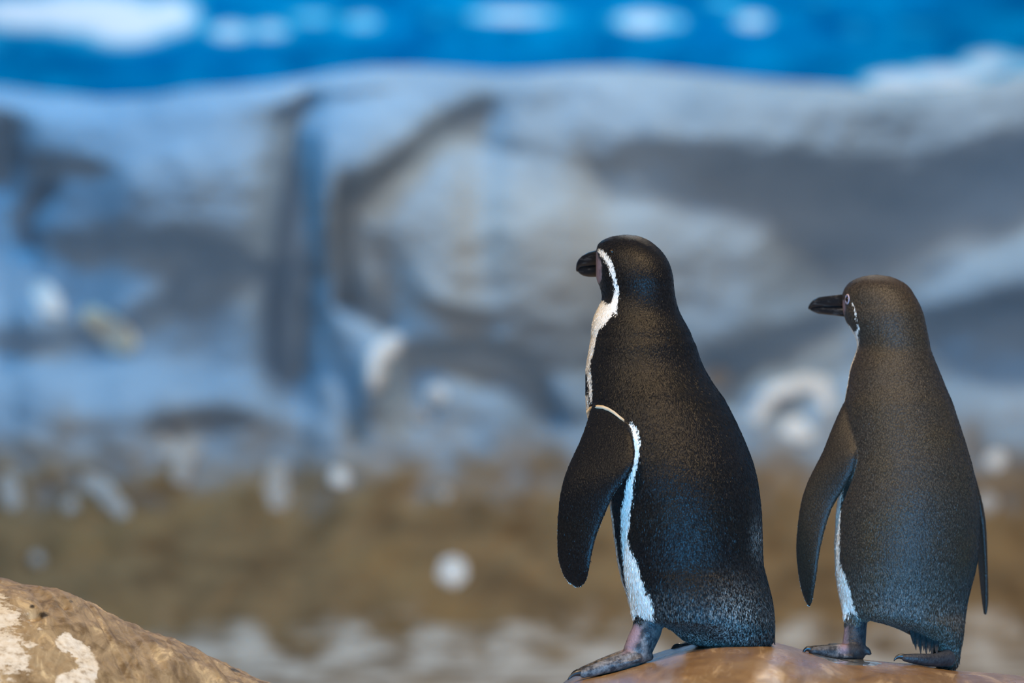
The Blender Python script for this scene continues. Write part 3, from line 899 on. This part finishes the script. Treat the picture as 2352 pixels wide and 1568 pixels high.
wh = np.maximum.reduce([sd_poly(MX, MY, STRIPE), sd_poly(MX, MY, CHEST), sd_stroke(MX, MY, FACE), sd_stroke(MX, MY, THIN)])
lo = interp(PY, P1L)
edge = np.where((PY > 1140) & (PY < 1430), 4.0 - (MX - lo), -50)
edge2 = np.where((PY > 898) & (PY < 972), 6.5 - (MX - lo), -50)
wh = np.where(nearside, np.maximum.reduce([wh, edge, edge2]), 0)
front_w = np.where(PY < 690, -30, np.where(PY < 852, 30, np.where(PY < 900, -30, 30)))
wh = np.where(nearside, wh, front_w)
under = np.where(no[:, 1] > 0.25, 12.0, -30)
isf = (iflip < ibody - 0.0005)
wh = np.where(isf, under, wh)
wh = np.where((ifoot < ibody) & (ifoot < iflip), -30, wh)
bare = np.where((ifoot < ibody) & (PY > 1425), 12.0, -30.0)
skin_face = sd_poly(PX, PY, [(1362, 578), (1372, 578), (1380, 600), (1383, 612), (1382, 640), (1376, 652), (1364, 645)])
skin_face = np.where((PY < 700) & (fa > 0), skin_face, -30)
bare = np.maximum(bare, skin_face)
pink = np.maximum(np.where(PY < 700, skin_face - 1.5, -30), sd_poly(PX, PY, [(1452, 1428), (1474, 1440), (1470, 1470), (1452, 1495), (1430, 1502), (1438, 1470)]))
fleck = np.exp(-((PX - 1690) / 70) ** 2 - ((PY - 1420) / 70) ** 2) * 0.9
fleck = np.maximum(fleck, np.exp(-((PY - (1448 + (PX - 1540) * 0.28)) / 16) ** 2) * (PX > 1530) * (PX < 1720) * 1.0)
fleck = np.maximum(fleck, np.exp(-((PX - 1740) / 14) ** 2 - ((PY - 1235) / 45) ** 2) * 0.7)
fleck = np.maximum(fleck, 0.35 * np.clip((PY - 1330) / 80, 0, 1))
fleck = np.where(isf | (PY > 1495), 0, fleck)
for nm, a in (('white', wh), ('bare', bare), ('pink', pink), ('fleck', fleck), ('flipper', isf * 0.5)): fattr(me, nm, a)
fattr(me, 'leg_dark', np.clip((PX - 1478) / 25, 0, 0.7) * (PY > 1420))
PENG1 = bpy.data.objects.new('penguin', None); COL.objects.link(PENG1)
tag(PENG1, 'black adult penguin with white face stripe, white flank stripe and flipper ring', 'penguin', 'penguins on the flat rock')
link('body', me, ADULT, PENG1)
ln = interp(PY, [(540, 0.0035), (700, 0.0045), (950, 0.006), (1200, 0.007), (1400, 0.009), (1480, 0.010)])
ln = np.where(isf, 0.0035, ln)
ln = np.where((bare > -4) | ((ifoot < ibody) & (PY > 1430)), 0, ln)
plumage(PENG1, me, ADULT, 130000, (('white', wh), ('bare', bare * 0 - 30), ('pink', bare * 0 - 30), ('fleck', fleck), ('flipper', isf * 0.5)), 1, ln)


def mat_at(o, parent):
    o.parent = parent
    return o


# beak of the adult
hb = pt(1396, 610, 8.10 + (1560 - 1452) * 0.95 * 8.1 / F + 0.030)
u = 8.1 / F
v, fc = beak_half(hb, f1, g1, [(-0.004, 38 * u, -2 * u, 16 * u), (0.012, 38 * u, -2 * u, 16 * u), (0.026, 36 * u, -2 * u, 15 * u), (0.040, 32 * u, -3 * u, 14 * u), (0.051, 26 * u, -3 * u, 12 * u), (0.059, 19 * u, -5 * u, 10 * u), (0.0645, 11 * u, -10 * u, 7 * u), (0.0675, 2 * u, -13 * u, 4 * u), (0.0685, -4 * u, -12 * u, 2 * u)])
link('upper_beak', mesh_from('upper_beak', v, fc), BEAK, PENG1)
v, fc = beak_half(hb, f1, g1, [(-0.004, 0 * u, -27 * u, 14 * u), (0.020, 0 * u, -26 * u, 13 * u), (0.040, -1 * u, -26 * u, 12 * u), (0.052, -2 * u, -23 * u, 10 * u), (0.060, -4 * u, -18 * u, 7 * u), (0.0645, -8 * u, -13 * u, 3 * u)])
link('lower_beak', mesh_from('lower_beak', v, fc), BEAK, PENG1)


def on_surface(me, px, py):
    """point and normal where the pixel ray meets a mesh"""
    t = BVHTree.FromPolygons([v.co.copy() for v in me.vertices], [tuple(p.vertices) for p in me.polygons])
    o = Vector((0, CAMY, CAMH)); dr = (pt(px, py, 8.0) - o).normalized()
    hit = t.ray_cast(o, dr)
    return hit[0], hit[1]


def eye(parent, me, px, py, r, ring_r=None):
    p, n = on_surface(me, px, py)
    v, fc = ball(p - n * r * 0.35, r)
    e = link('eye', mesh_from('eye', v, fc), EYE, parent)
    if ring_r:
        t = n.orthogonal().normalized(); b = n.cross(t)
        rings = []
        for i in range(24):
            a = 2 * math.pi * i / 24
            dr = (t * math.cos(a) + b * math.sin(a)); dr = Vector((dr.x, dr.y, dr.z * 1.25))
            c = p + dr * ring_r - n * 0.0004
            dn = dr.normalized()
            rings.append([c + (dn * math.cos(q) + n * math.sin(q)) * ring_r * 0.30 for q in [2 * math.pi * s / 8 for s in range(8)]])
        V = [q for r_ in rings for q in r_]
        Fc = [((i * 8 + s), (i * 8 + (s + 1) % 8), (((i + 1) % 24) * 8 + (s + 1) % 8), (((i + 1) % 24) * 8 + s)) for i in range(24) for s in range(8)]
        tag(link('eye_ring', mesh_from('eye_ring', V, Fc), RING, e), 'pale pink eye ring')
    return e


eye(PENG1, me, 1404, 577, 0.0042)
claw(PENG1, (1340, 1546, 8.0), (1318, 1541, 7.995), (1304, 1561, 7.99), 8)
claw(PENG1, (1336, 1542, 8.055), (1318, 1539, 8.06), (1309, 1556, 8.06), 7)
claw(PENG1, (1356, 1535, 8.10), (1340, 1530, 8.105), (1330, 1546, 8.105), 7)
claw(PENG1, (1563, 1486, 8.17), (1549, 1478, 8.172), (1541, 1496, 8.174), 8)
# flipper ring of the adult
rp = []
for (px_, py_) in [(1350, 947), (1358, 938), (1372, 935), (1386, 936), (1400, 941), (1412, 949), (1424, 960), (1434, 968)]:
    h, nn = on_surface(me, px_, py_)
    if h is None:
        h = pt(px_, py_, 8.075); nn = Vector((-0.7, -0.7, 0))
    rp.append((h, nn))
V = []
for (h, nn) in rp:
    upv = Vector((0, 0, 1)); upv = (upv - nn * upv.dot(nn)).normalized()
    for (a, b) in ((-1, -0.3), (-1, 1), (1, 1), (1, -0.3)):
        V.append(h + upv * (a * 0.0024) + nn * (b * 0.0022))
nb = len(rp)
Fc = [(i * 4 + s, i * 4 + (s + 1) % 4, (i + 1) * 4 + (s + 1) % 4, (i + 1) * 4 + s) for i in range(nb - 1) for s in range(4)] + [(0, 1, 2, 3), ((nb - 1) * 4 + 3, (nb - 1) * 4 + 2, (nb - 1) * 4 + 1, (nb - 1) * 4)]
tag(link('flipper_ring', mesh_from('flipper_ring', V, Fc), BAND, PENG1), 'cream plastic ring round the flipper root')


def quill(parent, p0, p1, w, mat):
    """one stiff tail feather, a thin pointed blade"""
    A, B = pt(*p0), pt(*p1)
    ax = (B - A).normalized(); s = ax.cross(Vector((0, 1, 0))).normalized(); n_ = ax.cross(s)
    rings = []
    for j in range(7):
        t = j / 6
        hw = w * 8.0 / F * (1 - t ** 2.2) + 0.0003; th = 0.0012 * (1 - 0.7 * t)
        c = A + (B - A) * t
        rings.append([c + s * (hw * math.cos(a)) + n_ * (th * math.sin(a)) for a in [2 * math.pi * i / 8 for i in range(8)]])
    v, fc = loft_rings(rings)
    return link('tail_feather', mesh_from('tail_feather', v, fc), mat, parent)


for (x0, y0, x1, y1, d) in [(1768, 1430, 1780, 1481, 8.045), (1756, 1430, 1770, 1482, 8.035), (1740, 1430, 1756, 1482, 8.03)]:
    quill(PENG1, (x0, y0, d + 0.03), (x1, y1, d), 7, TAILM)

# ================================================================== young penguin
T2 = math.radians(42)
P2L = [(631, 2004), (633, 1986), (643, 1958), (656, 1943), (674, 1935), (694, 1936), (715, 1937), (731, 1941), (740, 1945), (753, 1953), (768, 1963), (784, 1969), (799, 1970),
       (819, 1963), (837, 1956), (858, 1951), (881, 1948), (906, 1943), (927, 1940), (965, 1940), (1000, 1942), (1050, 1941), (1097, 1936), (1122, 1931), (1145, 1925), (1173, 1920), (1217, 1918),
       (1255, 1916), (1306, 1918), (1344, 1922), (1383, 1930), (1402, 1936), (1416, 1960), (1424, 2005), (1431, 2035), (1446, 2072), (1460, 2098), (1480, 2135), (1500, 2146), (1533, 2152)]
P2R = [(631, 2022), (633, 2037), (643, 2065), (651, 2081), (666, 2093), (694, 2109), (717, 2119), (743, 2125), (773, 2132), (802, 2137), (832, 2149), (858, 2160), (883, 2170), (924, 2188),
       (965, 2201), (1000, 2213), (1066, 2233), (1120, 2245), (1163, 2250), (1194, 2251), (1255, 2249), (1281, 2247), (1314, 2241), (1350, 2231), (1378, 2224), (1397, 2221), (1429, 2215),
       (1456, 2212), (1490, 2206), (1519, 2203), (1533, 2196)]
D2 = 8.22
(bv, bf), f2, g2, cen2 = body_loft(P2L, P2R, 631, 1532, D2, 2085, 0.75, T2,
                                   [(631, 1.1), (700, 1.25), (780, 1.1), (900, 1.0), (1300, 0.92), (1430, 0.9), (1480, 1.3), (1533, 1.4)])
fl2 = slab([(1958, 890, 8.24, 1985, 900, 8.24, .012), (1932, 935, 8.225, 1975, 945, 8.225, .012), (1909, 990, 8.21, 1972, 1000, 8.19, .010), (1891, 1038, 8.205, 1968, 1045, 8.165, .0085),
            (1872, 1072, 8.20, 1957, 1088, 8.165, .008), (1855, 1106, 8.20, 1940, 1120, 8.17, .0075), (1843, 1138, 8.20, 1920, 1150, 8.175, .007), (1836, 1172, 8.20, 1908, 1172, 8.175, .0065),
            (1831, 1215, 8.20, 1894, 1217, 8.175, .006), (1828, 1255, 8.20, 1885, 1255, 8.175, .0055), (1830, 1290, 8.20, 1879, 1290, 8.175, .005), (1835, 1325, 8.20, 1875, 1325, 8.175, .0048),
            (1842, 1357, 8.20, 1869, 1357, 8.18, .0045), (1851, 1381, 8.20, 1865, 1380, 8.185, .0035), (1858, 1392, 8.195, 1860, 1392, 8.19, .002)])
fr2 = slab([(2150, 950, 8.25, 2130, 945, 8.28, .010), (2198, 1020, 8.27, 2175, 1020, 8.32, .010), (2234, 1090, 8.28, 2205, 1090, 8.33, .009), (2252, 1160, 8.285, 2232, 1160, 8.34, .008), (2259, 1200, 8.285, 2242, 1200, 8.345, .007),
            (2262, 1242, 8.285, 2247, 1242, 8.345, .006), (2265, 1300, 8.285, 2251, 1300, 8.34, .005), (2266, 1350, 8.285, 2256, 1350, 8.33, .0045), (2266, 1385, 8.285, 2260, 1385, 8.32, .004), (2264, 1410, 8.285, 2262, 1410, 8.30, .002)])
thigh2 = tube([(1985, 1330, 8.21, 58), (1972, 1375, 8.20, 40), (1965, 1410, 8.195, 30)])
leg2 = tube([(1966, 1400, 8.195, 30), (1965, 1440, 8.19, 26), (1962, 1475, 8.185, 27), (1960, 1500, 8.18, 27)])
foot2 = [tube([(1962, 1496, 8.17, 18), (1925, 1497, 8.155, 17), (1890, 1497, 8.145, 14), (1866, 1495, 8.14, 10)]),
         tube([(1962, 1494, 8.18, 18), (1920, 1494, 8.19, 15), (1880, 1492, 8.20, 12), (1864, 1491, 8.205, 9)]),
         tube([(1962, 1494, 8.20, 17), (1930, 1490, 8.23, 13), (1912, 1485, 8.25, 9)]),
         tube([(1975, 1499, 8.18, 16), (1988, 1492, 8.178, 9), (1997, 1500, 8.175, 6)])]
web2 = slab([(1960, 1508, 8.15, 1960, 1503, 8.22, .005), (1920, 1507, 8.14, 1920, 1501, 8.21, .0045), (1885, 1504, 8.14, 1890, 1499, 8.21, .004)])
rfoot2 = [tube([(2175, 1512, 8.17, 20), (2140, 1516, 8.15, 15), (2105, 1513, 8.14, 13), (2078, 1510, 8.135, 9)]),
          tube([(2175, 1512, 8.18, 18), (2140, 1513, 8.19, 13), (2100, 1510, 8.20, 10)])]
comps = [(bv, bf), fl2, fr2, thigh2, leg2] + foot2 + [web2] + rfoot2
me2 = fuse('body', comps)
co, no, D = nearest_part(me2, comps)
PX, PY = project(co)
iflip = np.minimum(D[1], D[2]); ibody = np.minimum(D[0], D[3])
ifoot = np.minimum.reduce([D[i] for i in range(4, len(comps))])
ang, fa, gb, cx_, cy_2 = section_angle(co, cen2, f2, g2)
right = gb < 0
mco = co.copy(); mco[right, 0] -= 2 * gb[right] * g2.x; mco[right, 1] -= 2 * gb[right] * g2.y
MX, MY = project(mco)
BELLY = [(1900, 1080), (1938, 1105), (1935, 1140), (1930, 1180), (1928, 1250), (1928, 1290), (1938, 1310), (1950, 1345), (1958, 1380), (1966, 1405), (1955, 1428), (1935, 1430), (1900, 1300)]
NECK = [(1955, 690, 2), (1964, 710, 3), (1968, 735, 3), (1972, 755, 4), (1966, 765, 6), (1970, 785, 5), (1967, 810, 3), (1955, 845, 1)]
near = np.abs(ang) > 44
wh = np.maximum(sd_poly(MX, MY, BELLY), sd_stroke(MX, MY, NECK) - 2.6)
front = np.where(PY < 745, -30, 30.0)
wh = np.where(near, wh, front)
isf = (iflip < ibody - 0.0005)
wh = np.where(isf, np.where(no[:, 1] > 0.25, 12.0, -30), wh)
wh = np.where((ifoot < ibody) & (ifoot < iflip), -30, wh)
wh = np.where((PY > 1445), -30, wh)
bare = np.where((ifoot < ibody) & (PY > 1428) & (PX < 2040), 12.0, -30.0)
bare = np.maximum(bare, np.where((ifoot < ibody) & (PX > 2040), 12.0, -30))
sf = sd_poly(PX, PY, [(1926, 722), (1928, 704), (1934, 688), (1941, 690), (1942, 708), (1940, 722), (1936, 730)])
bare = np.maximum(bare, np.where(fa > 0, sf, -30))
pink = np.where(PY < 760, sf + 2, sd_poly(PX, PY, [(1932, 1440), (1948, 1440), (1950, 1500), (1930, 1502), (1926, 1480)]) * 0.8 - 1)
fleck = 0.35 * np.clip((PY - 1280) / 120, 0, 1) * np.where(isf, 0, 1)
for nm, a in (('white', wh), ('bare', bare), ('pink', pink), ('fleck', fleck), ('flipper', isf * 1.0)): fattr(me2, nm, a)
fattr(me2, 'leg_dark', np.clip((PX - 1942) / 10, 0, 1) * (PY > 1400) + np.clip((1926 - PX) / 14, 0, 0.6) * (PY > 1400))
PENG2 = bpy.data.objects.new('penguin', None); COL.objects.link(PENG2)
tag(PENG2, 'smaller brown-grey young penguin with plain back and pink-ringed eye', 'penguin', 'penguins on the flat rock')
link('body', me2, YOUNG, PENG2)
ln = interp(PY, [(630, 0.0032), (800, 0.0038), (1000, 0.0045), (1250, 0.0055), (1400, 0.0075), (1480, 0.009)])
ln = np.where(isf, 0.003, ln)
ln = np.where((bare > -4) | ((ifoot < ibody) & (PY > 1430)), 0, ln)
plumage(PENG2, me2, YOUNG, 130000, (('white', wh), ('bare', bare * 0 - 30), ('pink', bare * 0 - 30), ('fleck', fleck), ('flipper', isf * 1.0)), 2, ln)
hb = pt(1962, 704, D2 + (2085 - 2018) * 0.75 * D2 / F + 0.030)
u = D2 / F
v, fc = beak_half(hb, f2, g2, [(-0.004, 31 * u, -3 * u, 15 * u), (0.018, 30 * u, -2 * u, 15 * u), (0.036, 27 * u, -2 * u, 14 * u), (0.052, 25 * u, -2 * u, 13 * u), (0.064, 23 * u, -2 * u, 11 * u), (0.074, 17 * u, -3 * u, 9 * u), (0.081, 9 * u, -5 * u, 6 * u), (0.0845, 2 * u, -6 * u, 3 * u), (0.0855, -1 * u, -4 * u, 1.5 * u)])
link('upper_beak', mesh_from('upper_beak', v, fc), BEAK, PENG2)
v, fc = beak_half(hb, f2, g2, [(-0.004, 1 * u, -27 * u, 14 * u), (0.026, 0, -22 * u, 13 * u), (0.046, 0, -19 * u, 12 * u), (0.066, 0 * u, -16 * u, 9 * u), (0.076, -1 * u, -11 * u, 6 * u), (0.081, -3 * u, -8 * u, 3 * u)])
link('lower_beak', mesh_from('lower_beak', v, fc), BEAK, PENG2)
eye(PENG2, me2, 1946, 687, 0.0042, 0.0050)
claw(PENG2, (1866, 1493, 8.14), (1848, 1482, 8.138), (1844, 1504, 8.136), 7)
claw(PENG2, (1864, 1490, 8.205), (1850, 1482, 8.205), (1847, 1500, 8.205), 6)
claw(PENG2, (1912, 1484, 8.25), (1902, 1478, 8.255), (1898, 1490, 8.255), 6)
claw(PENG2, (2078, 1509, 8.135), (2060, 1502, 8.133), (2053, 1518, 8.13), 7)
claw(PENG2, (2100, 1509, 8.20), (2086, 1503, 8.20), (2078, 1515, 8.20), 6)
for (x0, y0, x1, y1, w_) in [(2090, 1400, 2098, 1480, 9), (2096, 1405, 2104, 1493, 9), (2104, 1410, 2109, 1486, 8), (2110, 1410, 2115, 1503, 9), (2118, 1415, 2122, 1494, 9), (2124, 1420, 2128, 1505, 9),
                             (2132, 1425, 2135, 1498, 9), (2138, 1430, 2141, 1508, 9), (2148, 1430, 2152, 1506, 9)]:
    quill(PENG2, (x0, y0, 8.192), (x1, y1, 8.150), w_, TAILY)

# ------------------------------------------------------------------ puddle under the young penguin
k = NT('water')
k.set(Base_Color=(0.75, 0.82, 0.86), Roughness=0.04, IOR=1.33)
k.b.inputs['Transmission Weight'].default_value = 0.85
pc = pt(1945, 1516, 8.13)
V = []; rings, seg = 5, 40
rng = []
for a in range(rings):
    q = (a + 1) / rings
    ring = []
    for s in range(seg):
        th = 2 * math.pi * s / seg
        x = pc.x + 0.052 * q * math.cos(th) * (1 + 0.1 * math.sin(3 * th)); y = pc.y - 0.02 + 0.09 * q * math.sin(th)
        ring.append(Vector((x, y, rock_z(x, y) + 0.0022 * (1 - q ** 6) - 0.0006)))
    rng.append(ring)
V = [p for r in rng for p in r]
cidx = len(V); V.append(Vector((pc.x, pc.y - 0.02, rock_z(pc.x, pc.y - 0.02) + 0.0016)))
Fc = [(a * seg + s, a * seg + (s + 1) % seg, (a + 1) * seg + (s + 1) % seg, (a + 1) * seg + s) for a in range(rings - 1) for s in range(seg)]
Fc += [(cidx, s, (s + 1) % seg) for s in range(seg)]
tag(link('puddle', mesh_from('puddle', V, Fc), k.m), 'shallow clear puddle around the foot of the young penguin', 'puddle')
